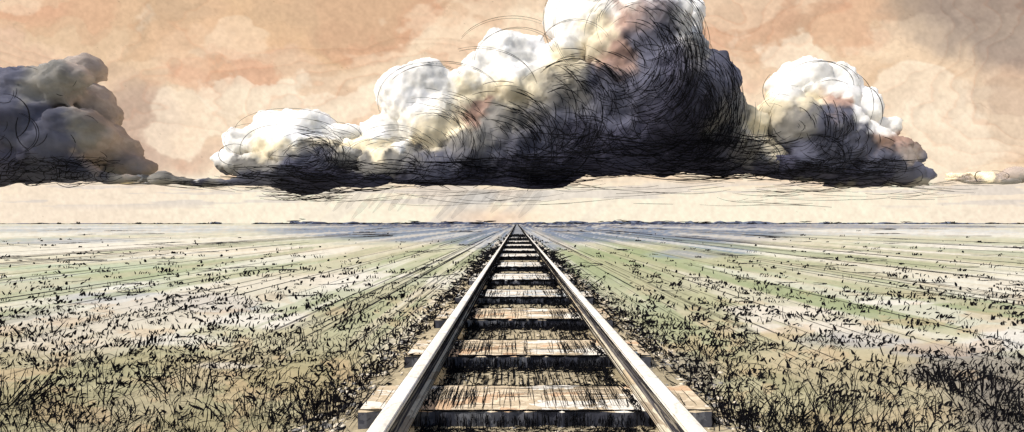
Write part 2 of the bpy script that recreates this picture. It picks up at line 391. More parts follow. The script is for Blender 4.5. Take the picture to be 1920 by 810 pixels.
def build_sleeper(i):
    n_, f_ = edges[i]
    y0 = FPX * (H - TOP) / (n_ - VY); y1 = FPX * (H - TOP) / (f_ - VY)
    rs = random.Random(40 + i)
    hl, hr = 1.02 + rs.uniform(-.02, .03), 1.03 + rs.uniform(-.02, .04)
    k = 40
    V = []; F = []
    wob = [rs.uniform(-1, 1) for _ in range(k + 1)]
    def wj(j, a_): return wob[j] * a_ + wob[(j * 7 + 3) % (k + 1)] * a_ * .5
    d = y1 - y0; cy = (y0 + y1) / 2
    for j in range(k + 1):
        x = -hl + (hl + hr) * j / k
        a0, a1 = y0 + wj(j, .012) - cy, y1 + wj((j + 11) % (k + 1), .012) - cy
        c = .012
        V += [(x, a0, .0), (x, a0, TOP - c), (x, a0 + c, TOP + wj(j, .0012)), (x, a1 - c, TOP + wj(j, .0012)), (x, a1, TOP - c), (x, a1, 0)]
    mi = []
    for j in range(k):
        b0 = j * 6
        for q in range(5):
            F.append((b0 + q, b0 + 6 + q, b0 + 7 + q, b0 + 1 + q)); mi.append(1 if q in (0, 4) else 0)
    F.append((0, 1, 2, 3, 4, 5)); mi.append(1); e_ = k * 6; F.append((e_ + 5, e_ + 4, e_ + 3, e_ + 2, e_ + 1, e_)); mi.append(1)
    root = empty('wooden_sleeper', (TX, cy, 0))
    tag(root, where[i], 'sleeper', 'wooden sleepers under the track')
    o = mesh_obj('timber', V, F, [WOOD if i in (0, 1, 2) else WOODG, SIDE_SHADE], root)
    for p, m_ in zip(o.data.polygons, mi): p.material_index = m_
    # pen marks cut into the timber: cross hatching on the top, upright ticks on the front
    st = Strokes(); sc = cy / 720.0                    # one photo pixel here, in metres
    w = .5 * sc
    def ln(p, q, wd, bow=0.0):
        n = 6; t = np.linspace(0, 1, n)[:, None]; P = np.array(p)[None] * (1 - t) + np.array(q)[None] * t
        P = P + np.random.default_rng(rs.randrange(1 << 30)).normal(0, .6 * sc, P.shape) * [1, 1, 0]
        st.add(P, wd * np.sin(np.linspace(.35, 2.8, n)) + wd * .15)
    if i < 7:
        cnt = [210, 160, 100, 80, 40, 26, 14][i]
        for _ in range(cnt):
            x = rs.uniform(-.62, .62) if rs.random() < .9 else rs.choice((-1, 1)) * rs.uniform(.78, 1.0)
            if rs.random() < .5: x = rs.choice((-1, 1)) * rs.uniform(.32, .62)
            a0, a1 = -d / 2, d / 2
            l = rs.uniform(.35, 1.0); b_ = rs.uniform(0, 1 - l)
            sl_ = rs.uniform(-.02, .02)
            ln((x, a0 + d * b_, TOP + .002), (x + sl_, a0 + d * (b_ + l), TOP + .002), w * rs.choice((.6, .9, 1.3)))
        for _ in range([34, 20, 12, 6, 4, 2, 1][i]):
            y = rs.uniform(-d / 2, d / 2); x = rs.uniform(-.6, .4); l = rs.uniform(.1, .6)
            ln((x, y, TOP + .002), (min(x + l, .62), y + rs.uniform(-.01, .01), TOP + .002), w * .6)
        for _ in range([330, 300, 200, 150, 80, 50, 20][i]):
            x = rs.uniform(-.9, .9); z0 = rs.uniform(0, .05)
            ln((x, -d / 2 - .016, z0), (x + rs.uniform(-.006, .006), -d / 2 - .016, rs.uniform(.06, TOP)), w * rs.choice((.8, 1.2, 1.9)))
    # bold uneven outlines along the edges
    for (yy, zz, wd, reps) in ((-d / 2, TOP - .004, 2.3, 4), (d / 2, TOP, 1.3, 2), (-d / 2 - .02, .012, 4.2, 5), (d / 2 + .02, .02, 2.5, 3)):
        for _ in range(reps):
            n = 22; xs = np.linspace(-.6 + rs.uniform(-.1, .05), .6 + rs.uniform(-.05, .1), n)
            P = np.stack([xs, np.full(n, yy) + rng.normal(0, .7 * sc, n), np.full(n, zz) + rng.normal(0, .4 * sc, n)], 1)
            st.add(P, np.abs(rng.normal(wd * sc * .55, wd * sc * .25, n)) + .2 * sc)
    for s_ in (-1, 1):   # end corners outside the rails
        xe = hr if s_ > 0 else -hl
        for (p, q) in (((xe, -d / 2, TOP), (xe, d / 2, TOP)), ((xe, -d / 2, TOP), (xe, -d / 2, 0)), ((xe, -d / 2, TOP), (xe - s_ * .25, -d / 2, TOP))):
            ln(p, q, 1.3 * sc)
    st.build('pen_hatching', INK, root)
for i in range(len(edges)): build_sleeper(i)

# ------------------------------------------------------------------ rails
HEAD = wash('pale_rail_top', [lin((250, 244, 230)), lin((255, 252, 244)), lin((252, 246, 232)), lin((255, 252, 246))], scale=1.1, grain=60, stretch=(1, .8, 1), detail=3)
WEB = wash('shaded_rail_web', [lin((120, 116, 112)), lin((84, 82, 86)), lin((150, 144, 132)), lin((60, 60, 66))], scale=3, grain=60, stretch=(1, .3, 6))  # shade on the rail sides painted in as dark pigment
FOOT = wash('rail_foot', [lin((222, 204, 172)), lin((240, 230, 206)), lin((200, 184, 160))], scale=2, grain=60, stretch=(1, .4, 1))
def sweep(name, prof, x, mats, parent, ys):
    V = []; F = []; n = len(prof)
    for y in ys:
        for (dx, z) in prof: V.append((x + dx, y, z))
    for i in range(len(ys) - 1):
        for k in range(n):
            k2 = (k + 1) % n; F.append((i * n + k, i * n + k2, (i + 1) * n + k2, (i + 1) * n + k))
    F2 = [tuple(range(n))[::-1], tuple((len(ys) - 1) * n + k for k in range(n))]
    return mesh_obj(name, V, F + F2, mats, parent)
def build_rail(side, label):
    x = TX + side * .7375 if side > 0 else TX - .7375
    x = .83 if side > 0 else -.647
    root = empty('steel_rail', (x, 0, TOP)); tag(root, label, 'rail', 'the two rails of the railway track')
    ys = np.geomspace(.5, 1500, 120)
    z = lambda v: v - TOP
    head = [(-.045, z(.243)), (-.045, z(.260)), (-.038, z(.268)), (-.018, z(.2712)), (.018, z(.2712)), (.038, z(.268)), (.045, z(.260)), (.045, z(.243)), (.03, z(.238)), (-.03, z(.238))]
    web = [(-.03, z(.1385)), (-.018, z(.16)), (-.018, z(.215)), (-.028, z(.2375)), (.028, z(.2375)), (.018, z(.215)), (.018, z(.16)), (.03, z(.1385))]
    foot = [(-.075, z(.1245)), (-.075, z(.134)), (-.03, z(.138)), (.03, z(.138)), (.075, z(.134)), (.075, z(.1245))]
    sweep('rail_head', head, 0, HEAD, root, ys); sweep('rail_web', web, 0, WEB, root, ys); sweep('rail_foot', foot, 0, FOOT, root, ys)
    st = Strokes(); inn = -side
    def longline(dx, zz, wpx, reps, y0=1.6, y1=300, jit=.5):
        for _ in range(reps):
            a0 = math.exp(random.uniform(math.log(y0), math.log(y1 * .5))) if reps > 2 else y0
            b0 = min(y1, a0 * random.uniform(1.3, 3.5)) if reps > 2 else y1
            n = 26; yy = np.geomspace(a0, b0, n); sc = yy / 720
            jx = rng.normal(0, 1, n) * jit * sc * .35
            st.add(np.stack([dx + jx, yy, zz + rng.normal(0, 1, n) * jit * sc * .15], 1), wpx * sc * (.5 + .5 * rng.random(n)) * np.sin(np.linspace(.3, 2.85, n)) + .1 * sc)
    longline(-.045, z(.262), .9, 1); longline(.045, z(.262), .9, 1); longline(inn * .046, z(.243), 1.3, 1)
    longline(inn * .076, z(.136), 1.0, 1); longline(inn * .078, z(.123), 1.6, 2, y1=60); longline(-inn * .07, z(.13), 1.6, 2, y1=60)
    for zz in np.linspace(.15, .236, 7): longline(inn * (.0195 + (.011 if zz < .16 or zz > .225 else 0)), z(zz), .9, 9, y1=120)
    for q in range(10): longline(inn * (.03 + .045 * random.random()), z(.1385 - .003 * random.random()), .6, 3, y1=40)
    st.build('pen_lines', INK, root)
    return root
lr = build_rail(-1, 'left steel rail, white on top with a small orange stain, running to the horizon')
rr = build_rail(1, 'right steel rail, clean cream white top, with a small bolt clip on its outer edge')
# the small square clip on the outer side of the right rail
def boxm(c, s_):
    x, y, z = c; a_, b_, d = s_
    V = [(x + i * a_, y + j * b_, z + k * d) for i in (-1, 1) for j in (-1, 1) for k in (-1, 1)]
    F = [(0, 1, 3, 2), (4, 6, 7, 5), (0, 4, 5, 1), (2, 3, 7, 6), (0, 2, 6, 4), (1, 5, 7, 3)]
    return V, F
CLIP = flat('blue_grey_iron', lin((120, 140, 156)) * .8, .6)
g = G(1209, 668, .2)
V, F = boxm((.075, g.y, .20 - TOP), (.026, .035, .028)); c_ = mesh_obj('rail_clip', V, F, CLIP, rr)
bv = c_.modifiers.new('b', 'BEVEL'); bv.width = .008
st = Strokes()
def loop3(pts, r): 
    P = np.array(pts + [pts[0]], float); P = np.concatenate([P[i] + (P[i + 1] - P[i]) * np.linspace(0, 1, 5)[:, None] for i in range(len(P) - 1)])
    st.add(P, np.full(len(P), r))
loop3([(.048, g.y - .037, .17 - TOP), (.104, g.y - .037, .17 - TOP), (.104, g.y - .037, .232 - TOP), (.048, g.y - .037, .232 - TOP)], .005)
loop3([(.05, g.y - .036, .231 - TOP), (.104, g.y - .036, .231 - TOP), (.104, g.y + .036, .231 - TOP), (.05, g.y + .036, .231 - TOP)], .004)
st.build('clip_outline', INK, c_)

# ------------------------------------------------------------------ ballast stones and scribble round the sleepers
def stones():
    pts = []
    base = bmesh.new(); bmesh.ops.create_icosphere(base, subdivisions=1, radius=1)
    bv_ = np.array([v.co[:] for v in base.verts]); bf = np.array([[v.index for v in f.verts] for f in base.faces]); base.free()
    V = []; F = []; C = []; n0 = 0
    def put(x, y, s_, z=0):
        nonlocal n0
        q = bv_ * (1 + rng.normal(0, .18, (len(bv_), 1))) * np.array([s_ * rng.uniform(.8, 1.6), s_ * rng.uniform(.8, 1.3), s_ * .6])
        V.append(q + [x, y, z]); F.append(bf + n0); n0 += len(bv_)
        r_ = rng.random(); c = (30, 30, 34) if r_ < .35 else ((236, 226, 206) if r_ < .75 else (150, 148, 144))
        C.append(np.tile(lin(c), (len(bv_), 1)))
    for _ in range(2600):
        y = math.exp(rng.uniform(math.log(1.7), math.log(26)))
        s_ = rng.choice((-1, 1)); x = TX + s_ * (1.12 + abs(rng.normal(0, .13)))
        put(x, y, (.007 + .012 * rng.random()) * (1 + y * .11))
    for _ in range(900):
        y = math.exp(rng.uniform(math.log(1.9), math.log(12))); x = TX + rng.uniform(-1.05, 1.05)
        put(x, y, (.004 + .006 * rng.random()) * (1 + y * .09), .02)
    o = mesh_obj('ballast_stones', np.concatenate(V), np.concatenate(F), pigment_mat('stone_pigment', 30), cols=np.concatenate(C))
    tag(o, 'loose black, grey and white ballast chips along both edges of the track', 'ballast', kind='stuff')
stones()

def weeds_and_shade():
    st = Strokes()
    for i in range(7):
        ya = FPX * (H - TOP) / (edges[i][0] - VY); yb = FPX * (H - TOP) / (edges[i - 1][1] - VY) if i else 1.9
        ya, yb = yb, ya
        for _ in range([1500, 1300, 900, 420, 220, 120, 60][i]):
            y = rng.uniform(ya + .01, yb - .04) if rng.random() < .45 else yb - abs(rng.normal(0, .06)) - .03  # strokes crowd at each sleeper front, inking in the dark shade band
            y = max(y, ya)
            x = TX + (rng.uniform(-.66, .66) if rng.random() < .6 else rng.choice((-1, 1)) * rng.uniform(.35, .68)); sc = y / 720
            L = rng.uniform(3, 16) * sc * (1 if i < 3 else .5); an = rng.uniform(-.6, .6) if rng.random() < .5 else rng.uniform(1.0, 2.1)
            n = 5; t = np.linspace(0, 1, n)
            P = np.stack([x + np.sin(an) * L * t, y + t * 0 + rng.normal(0, .4 * sc, n), .023 + np.abs(np.cos(an)) * L * t * .6 + rng.normal(0, .3 * sc, n).clip(0)], 1)
            st.add(P, sc * rng.choice((.5, .8, 1.2)) * np.sin(np.linspace(.5, 2.9, n)))
    for i in range(5):                                # upright straws crossing the cinders between sleepers
        yn = FPX * (H - TOP) / (edges[i + 1][0] - VY); yf = FPX * (H - TOP) / (edges[i][1] - VY)
        for _ in range([170, 120, 80, 50, 30][i]):
            x = TX + rng.uniform(-.64, .64); y0 = rng.uniform(yf + .02, yf + (yn - yf) * .6); L = rng.uniform(.15, .5) * (yn - yf); t = np.linspace(0, 1, 4); sc = y0 / 720
            st.add(np.stack([x + t * rng.uniform(-.012, .012), y0 + t * L, np.full(4, .026)], 1), sc * rng.choice((.5, .7, 1.0)) * np.sin(np.linspace(.5, 2.9, 4)))
    for _ in range(1500):                             # dark tangle hugging the inner foot of each rail
        y = math.exp(rng.uniform(math.log(1.9), math.log(11))); s_ = rng.choice((-1, 1)); sc = y / 720
        on = any(FPX * (H - TOP) / (n__ - VY) - .01 < y < FPX * (H - TOP) / (f__ - VY) for n__, f__ in edges)
        x = TX + s_ * (.655 - abs(rng.normal(0, .03 if on else .07))); L = rng.uniform(6, 22) * sc; t = np.linspace(0, 1, 4)
        st.add(np.stack([x - s_ * t * L * .3, y + t * L * rng.uniform(-2, 2), np.full(4, (TOP if on else .022) + .003) + t * (0 if on else L * .3)], 1), sc * rng.choice((.7, 1.1, 1.6)) * np.sin(np.linspace(.5, 2.9, 4)))
    for i in range(1, 8):                             # rank weeds half burying the sleeper ends
        ya = FPX * (H - TOP) / (edges[i][0] - VY); yb = FPX * (H - TOP) / (edges[i][1] - VY)
        for _ in range(170 if i < 4 else 70):
            y = rng.uniform(ya - .08, yb + .03); sc = y / 720; s_ = rng.choice((-1, 1)); x = TX + s_ * rng.uniform(.84, 1.12)
            L = rng.uniform(5, 17) * sc; t = np.linspace(0, 1, 5); an = rng.uniform(-1.4, 1.4)
            st.add(np.stack([x + np.sin(an) * L * t, np.full(5, y), rng.choice((.03, TOP + .004)) + np.cos(an) * L * t * .5], 1), sc * rng.choice((.6, 1.0, 1.5)) * np.sin(np.linspace(.5, 2.9, 5)))
    # straws beside the track
    for _ in range(1000):
        y = math.exp(rng.uniform(math.log(1.8), math.log(16))); s_ = rng.choice((-1, 1)); sc = y / 720
        x = TX + s_ * (1.05 + abs(rng.normal(0, .16))); L = rng.uniform(6, 26) * sc; an = rng.uniform(0, 2 * math.pi)
        n = 5; t = np.linspace(0, 1, n)
        P = np.stack([x + np.cos(an) * L * t, y + np.sin(an) * L * t * 2, .012 + rng.uniform(0, .02) + t * rng.uniform(0, L * .4)], 1)
        st.add(P, sc * rng.choice((.5, .8, 1.3)) * np.sin(np.linspace(.5, 2.9, n)))
    tag(st.build('weeds_and_shade_ink', INK), 'black dead weeds and straw, with inked-in shade, between and beside the sleepers', 'weeds', kind='stuff')
weeds_and_shade()

# ------------------------------------------------------------------ grass in the fields
def inside_track(x): return abs(x - TX) < 1.16
def blade(st, x, y, Lpx, wpx, lean, curl, seg=5):
    sc = y / 720; L = Lpx * sc; t = np.linspace(0, 1, seg)
    ang = lean + curl * t
    dx = np.cumsum(np.sin(ang)) * L / seg; dz = np.cumsum(np.cos(ang)) * L / seg
    P = np.stack([x + dx - dx[0], y + (rng.random() - .5) * L * .5 * t, np.maximum(dz - dz[0], -.004) + .003], 1)
    th = rng.uniform(-.7, .7); sc2 = wpx * .5 * sc
    wd = sc2 * np.sin(np.linspace(.7, 3.0, seg)) + .08 * sc2
    T = np.array([math.sin(lean + curl * .5), 0, math.cos(lean + curl * .5)])
    side = np.array([T[2] * math.cos(th), math.sin(th), -T[0] * math.cos(th)])
    st.blade(P, wd, side)

def dens_noise(px, py, s=0, sc=1.0):
    Y = FPX * H / (py - VY); return float(fbm(np.array([math.atan2((px - VX) / FPX, 1) * 14 * sc]), np.array([math.log(Y) * 7 * sc]), s=300 + s, o=3)[0])

def build_grass():
    st = Strokes()
    # ticks and dashes, thinning out with distance
    N = 18500
    PX = rng.uniform(-260, 2180, N); q = rng.random(N)
    PYs = 428 + (q ** .62) * 400
    nx_ = np.arctan((PX - VX) / FPX) * 15; Yv = FPX * H / (PYs - VY)
    dn = fbm(nx_, np.log(Yv) * 8, s=301, o=3)
    for px, py, d in zip(PX, PYs, dn):
        keep = np.interp(py, [428, 470, 560, 640, 720, 830], [.14, .5, .95, .9, .5, .3]) * np.interp(d, [.35, .5, .62], [.35, .75, 1.2])
        if rng.random() > keep: continue
        g_ = G(px, py)
        if inside_track(g_.x): continue
        L = np.interp(py, [428, 470, 560, 650, 820], [3.5, 5, 9, 12, 17]) * rng.uniform(.5, 1.5)
        w_ = rng.choice((1.5, 2.2, 3.0, 4.4)) * np.interp(py, [428, 520, 700], [.8, .95, .95])
        lean = rng.normal(.1, .42) if rng.random() < .85 else rng.choice((-1, 1)) * rng.uniform(1.0, 1.4)
        m = 1 if rng.random() < .6 else int(rng.integers(2, 6))
        for k in range(m):
            sp = L * .55 * g_.y / 720
            blade(st, g_.x + k * sp, g_.y + rng.normal(0, .01), L * rng.uniform(.7, 1.2), w_ * (1 if m == 1 else .75), lean + rng.normal(0, .2), rng.normal(.3, .5), 4)
    # finer long blades of the foreground
    N = 6200
    for _ in range(N):
        px = rng.uniform(-200, 2120); py = 600 + 290 * rng.random() ** .6
        d = dens_noise(px, py, 5, .9)
        if rng.random() > np.interp(py, [600, 680, 760, 860], [.12, .5, 1, 1]) * np.interp(d, [.4, .52, .62], [.6, .8, 1.0]): continue
        g_ = G(px, py)
        if inside_track(g_.x): continue
        L = np.interp(py, [600, 700, 860], [14, 30, 52]) * rng.uniform(.4, 1.4)
        blade(st, g_.x, g_.y, L, rng.choice((.9, 1.2, 1.8)), rng.normal(.1, .4), rng.normal(.1, .7), 6)
    # the darker fringe hugging the track bed
    for _ in range(700):
        py = 440 + 400 * rng.random() ** .8; y = FPX * H / (py - VY); s_ = rng.choice((-1, 1))
        x = TX + s_ * (1.2 + abs(rng.normal(0, .22)))
        blade(st, x, y, np.interp(py, [440, 600, 820], [3, 9, 26]) * rng.uniform(.5, 1.4), rng.choice((1.5, 2.5, 3.5)), rng.normal(0, .6), rng.normal(0, .5), 5)
    tag(st.build('field_grass', INK), 'sparse black grass blades and leaf ticks over the pale fields', 'grass', kind='stuff')
build_grass()

def tuft(px, py, spread, Lpx, n, label, lean=0.0, w_=2.2, fan=.5, curl=.3, mat=INK, name='grass_tuft', cat='grass tuft'):
    g_ = G(px, py); st = Strokes()
    for _ in range(int(n * .7)):
        sx = rng.normal(0, spread * .5) * g_.y / 720
        sy = rng.normal(0, .06)
        f = sx / (spread * g_.y / 720 + 1e-6)
        blade(st, sx, g_.y + sy, Lpx * rng.uniform(.45, 1.1), w_ * rng.uniform(.3, .8), lean + f * fan + rng.normal(0, .22), f * curl + rng.normal(0, curl), 8)
    for V_ in st.v: V_ -= np.array([0, g_.y, 0])
    o = st.build(name, mat); o.location = (g_.x, g_.y, 0)
    tag(o, label, cat, 'larger grass tufts in the foreground')
    return o
tuft(1322, 675, 60, 62, 26, 'arching grass tuft right beside the track, near the clip on the right rail', lean=.1, fan=1.2, curl=.9)
tuft(1560, 800, 70, 105, 40, 'tall crossing grass tuft with two long straight stalks in the right foreground', lean=.35, w_=2.6)
tuft(1395, 795, 80, 75, 70, 'dense black grass clump close to the right rail at the bottom edge', w_=3.2)
tuft(1475, 800, 60, 50, 45, 'low thick grass clump between the clump by the rail and the tall crossing tuft', w_=4)
tuft(1830, 745, 70, 60, 70, 'broad black thicket of grass at the right edge, standing on blue-grey ground', w_=3, fan=.3)
tuft(1905, 790, 70, 90, 80, 'darkest grass thicket in the bottom right corner', w_=3, fan=.3)
tuft(1770, 712, 30, 38, 60, 'small jet-black grass clump left of the broad thicket at the right edge', w_=4, fan=.5)
tuft(1775, 604, 22, 30, 12, 'small upright spray of grass alone on the green strip at right', w_=2, fan=.9)
tuft(105, 690, 40, 45, 22, 'round fanned grass tuft in the left field below the orange speck', w_=2, fan=1.3)
tuft(335, 740, 70, 95, 44, 'tall bushy grass tuft with thick blades in the left foreground', lean=-.25, w_=2.6, fan=.5)
tuft(145, 795, 50, 100, 26, 'loose tall grass stalks leaning left in the lower left foreground', lean=-.4, w_=2.4)
tuft(20, 760, 50, 90, 60, 'dark grass clump sweeping right at the left edge of the picture', lean=.7, w_=3)
tuft(620, 780, 70, 75, 90, 'thick black grass clump left of the track in the foreground', w_=3, fan=.4)
tuft(465, 790, 60, 60, 50, 'spiky middle-sized grass tuft between the tall bushy tuft and the thick clump', w_=2.4)
tuft(700, 700, 40, 45, 40, 'ragged grass tuft touching the left sleeper ends', w_=2.4)
tuft(60, 633, 40, 36, 34, 'scribbly dark grass tuft with an orange blade, left edge of the middle distance', w_=3.4, fan=.6)
tuft(575, 640, 40, 24, 26, 'low spread grass tuft halfway between the left edge and the track', w_=3)
tuft(275, 648, 8, 28, 14, 'narrow black post-like grass clump in the left field', w_=5, fan=.1, curl=.05)

# ------------------------------------------------------------------ furrows: thin dark lines running along the field
def furrows():
    V = []; F = []; n0 = 0
    def ribbon(pts):                                 # points px, py, half width px -> laid on the soil
        nonlocal n0
        pts = np.array(pts, float); d = np.gradient(pts[:, :2], axis=0); d /= np.linalg.norm(d, axis=1)[:, None] + 1e-9
        nn = np.stack([-d[:, 1], d[:, 0]], 1); a_ = pts[:, :2] + nn * pts[:, 2:3]; b_ = pts[:, :2] - nn * pts[:, 2:3]
        a_[:, 1] = np.maximum(a_[:, 1], 419.2); b_[:, 1] = np.maximum(b_[:, 1], 419.2)
        k = len(pts)
        for i in range(k): V.append(tuple(G(a_[i, 0], a_[i, 1], .004))); V.append(tuple(G(b_[i, 0], b_[i, 1], .004)))
        for i in range(k - 1): q = n0 + 2 * i; F.append((q, q + 1, q + 3, q + 2))
        n0 += 2 * k
    for _ in range(230):
        s_ = rng.choice((-1, 1)); r_ = 1.15 + 24 * rng.random() ** 2.2      # lateral metres over eye height
        if rng.random() < .2: r_ = 1.1 + rng.random() * 1.2
        x = s_ * r_ * H
        py0 = 424 + 260 * rng.random() ** 1.2; py1 = py0 + rng.uniform(20, 190)
        n = 22; yy = np.linspace(py0, min(py1, 830), n)
        xx = VX + x / H * (yy - VY)
        if xx[0] < -300 or xx[0] > 2300: continue
        wob = np.cumsum(rng.normal(0, .25, n)); wd = rng.choice((.22, .3, .45)) * np.sin(np.linspace(.3, 2.9, n)) * (.5 + rng.random(n))
        brk = rng.random() < .5
        seg = [[xx[i] + wob[i] * .6, yy[i] + wob[i] * .2, wd[i]] for i in range(n)]
        if brk:
            c = rng.integers(6, 16); ribbon(seg[:c]); ribbon(seg[c + 1:]) if n - c > 3 else None
        else: ribbon(seg)
    # flat looping scrawls in the middle distance
    for _ in range(120):
        px = rng.uniform(-50, 1950); py = 424 + 130 * rng.random() ** 1.3
        if abs(px - VX) < (py - VY) * 1.5: continue
        L = rng.uniform(20, 110); n = 26; t = np.linspace(0, 1, n); kind = rng.random()
        hgt = np.interp(py, [424, 560], [.6, 7]) * rng.uniform(.3, 1)
        sl_ = -(px - VX) / abs(px - VX) * rng.uniform(-.02, .08) * -1
        if kind < .6: X_ = px + L * t; Y_ = py + sl_ * L * t + np.sin(t * rng.uniform(2, 9)) * hgt * .4
        elif kind < .85: X_ = px + L * (1 - np.abs(1 - 2 * t) ** 1.5); Y_ = py + hgt * 1.4 * t + sl_ * L * t
        else: X_ = px + L * t + 8 * np.sin(t * 25); Y_ = py + hgt * np.cos(t * 25) * .7
        wd = rng.choice((.4, .7, 1.0)) * (.35 + .65 * rng.random(n)) * np.sin(np.linspace(.25, 2.95, n))
        ribbon(np.stack([X_, Y_, wd], 1))
    o = mesh_obj('furrow_lines', V, F, INK2)
    tag(o, 'thin dark furrow lines running away over both fields towards the horizon', 'furrows', kind='stuff')
furrows()

# ------------------------------------------------------------------ horizon hedges and bushes
BLUEG = wash('blue_grey_leaf', [lin((96, 104, 128)) * .8, lin((120, 130, 150)) * .8, lin((76, 82, 104)) * .8], scale=.05, grain=.6)
ico_cache = {}
def ico(k):
    if k not in ico_cache:
        b = bmesh.new(); bmesh.ops.create_icosphere(b, subdivisions=k, radius=1)
        ico_cache[k] = (np.array([v.co[:] for v in b.verts]), np.array([[v.index for v in f.verts] for f in b.faces])); b.free()
    return ico_cache[k]
def hedge(name, x0, x1, h0, h1, Y, label, seed, mat=BLUEG, cat='hedge'):
    r = np.random.default_rng(seed); V = []; F = []; n0 = 0; bv_, bf = ico(2); px = x0
    st = Strokes()
    while px < x1:
        w_ = r.uniform(6, 26); h = r.uniform(h0, h1) * math.sin(math.pi * np.clip((px - x0) / (x1 - x0), .08, .92)) ** .4
        s_ = Y / 720; q = bv_ * (1 + r.normal(0, .12, (len(bv_), 1))) * np.array([w_ * s_, w_ * s_ * .5, h * s_])
        V.append(q + [(px - VX) * s_, Y + r.uniform(-8, 8), 0]); F.append(bf + n0); n0 += len(bv_)
        if r.random() < .8:
            for _ in range(int(r.integers(1, 4))):
                L = r.uniform(4, 26) * s_; x = (px - VX) * s_ + r.uniform(-5, 5) * s_; z = abs(r.normal(0, h * .6)) * s_; t = np.linspace(0, 1, 6)
                st.add(np.stack([x + L * t, np.full(6, Y - w_ * s_ * .5 - 9), z + r.normal(0, .3, 6) * s_ + r.uniform(-.06, .06) * L * t], 1), r.uniform(.4, 1.1) * s_ * np.sin(np.linspace(.4, 2.8, 6)))
        px += w_ * r.uniform(.5, 1.3)
    o = mesh_obj(name, np.concatenate(V), np.concatenate(F), mat, smooth=True)
    st.build('twigs', INK, o)
    tag(o, label, cat, kind='stuff')
hedge('distant_hedgerow', 490, 690, 2, 6, 420, 'dark blue hedgerow on the horizon left of where the rails meet', 1)
hedge('distant_hedgerow', 690, 960, 2, 6, 400, 'thin dark hedgerow on the horizon just left of the vanishing rails', 2)
hedge('distant_hedgerow', 975, 1500, 3, 8, 430, 'long dark hedgerow on the horizon right of the vanishing rails', 3)
hedge('distant_hedgerow', 1500, 1920, 1, 4, 420, 'faint broken hedgerow on the horizon at far right', 4)
hedge('distant_hedgerow', -60, 420, .5, 1.8, 420, 'thin ink-like line of scrub on the horizon at far left', 5)
def bush(px, hpx, wpx, label, Y=380, seed=0):
    hpx *= .62; wpx *= .8
    r = np.random.default_rng(seed); s_ = Y / 720; root = empty('distant_bush', ((px - VX) * s_, Y, 0)); tag(root, label, 'bush', 'tiny bushes on the horizon')
    bv_, bf = ico(3); V = []; F = []; n0 = 0
    for _ in range(5):
        q = bv_ * (1 + .25 * (fbm(bv_[:, 0] * 3, bv_[:, 1] * 3, bv_[:, 2] * 3, s=seed + 5)[:, None] - .5)) * np.array([wpx * .3, wpx * .25, hpx * .35]) * s_ * r.uniform(.7, 1.1)
        V.append(q + np.array([r.uniform(-.3, .3) * wpx, 0, hpx * r.uniform(.1, .5)]) * s_); F.append(bf + n0); n0 += len(bv_)
    mesh_obj('crown', np.concatenate(V), np.concatenate(F), BLUEG, root, smooth=True)
    st = Strokes()
    for _ in range(7):
        t = np.linspace(0, 1, 5); x = r.uniform(-.7, .7) * wpx; l = r.uniform(-.5, .5) * wpx
        st.add(np.stack([x + l * t, np.full(5, -wpx * .35), hpx * (.1 + .9 * t * r.uniform(.5, 1))], 1) * s_, .8 * s_ * np.sin(np.linspace(.5, 2.9, 5)))
    st.build('stem', INK, root)
for k, (px, h_, w_, lb) in enumerate([(112, 6, 6, 'tiny dark bush on the horizon, leftmost of all'), (148, 8, 5, 'thin upright dark bush on the horizon, second from the left'),
    (262, 7, 12, 'wide dark bush on the horizon left, beneath the low clouds'), (300, 5, 16, 'flat dark bush on the horizon beside the wide one'),
    (405, 8, 26, 'long dark bush on the horizon halfway between left edge and rails'), (1545, 10, 24, 'looping dark bush on the right horizon, under the right-hand cloud'),
    (1778, 11, 16, 'pointed blue-grey bush on the horizon at far right')]): bush(px, h_, w_, lb, seed=k)

# ------------------------------------------------------------------ clouds: real bodies of billows 1.4 km away
CY = 1400.0
TINT = {'W': (255, 254, 250), 'C': (240, 228, 198), 'T': (178, 148, 134), 'G': (140, 138, 134), 'B': (94, 96, 112), 'D': (78, 78, 96), 'H': (174, 162, 154)}  # darker tints put the shade of undersides and flanks into the colour
CLOUD = pigment_mat('cloud_wash', .06, gamp=.1)
_b = CLOUD.node_tree.nodes['Principled BSDF']; _b.subsurface_method = 'BURLEY' if hasattr(_b, 'subsurface_method') else None
_b.inputs['Subsurface Weight'].default_value = .85; _b.inputs['Subsurface Radius'].default_value = (1, 1, 1); _b.inputs['Subsurface Scale'].default_value = 34.0
DEP = {'H': -30, 'W': 0, 'C': 45, 'T': 75, 'G': 85, 'B': 105, 'D': 140}
def P3(px, py, Y): return np.array([(px - VX) / FPX * Y, Y, H + (VY - py) / FPX * Y])
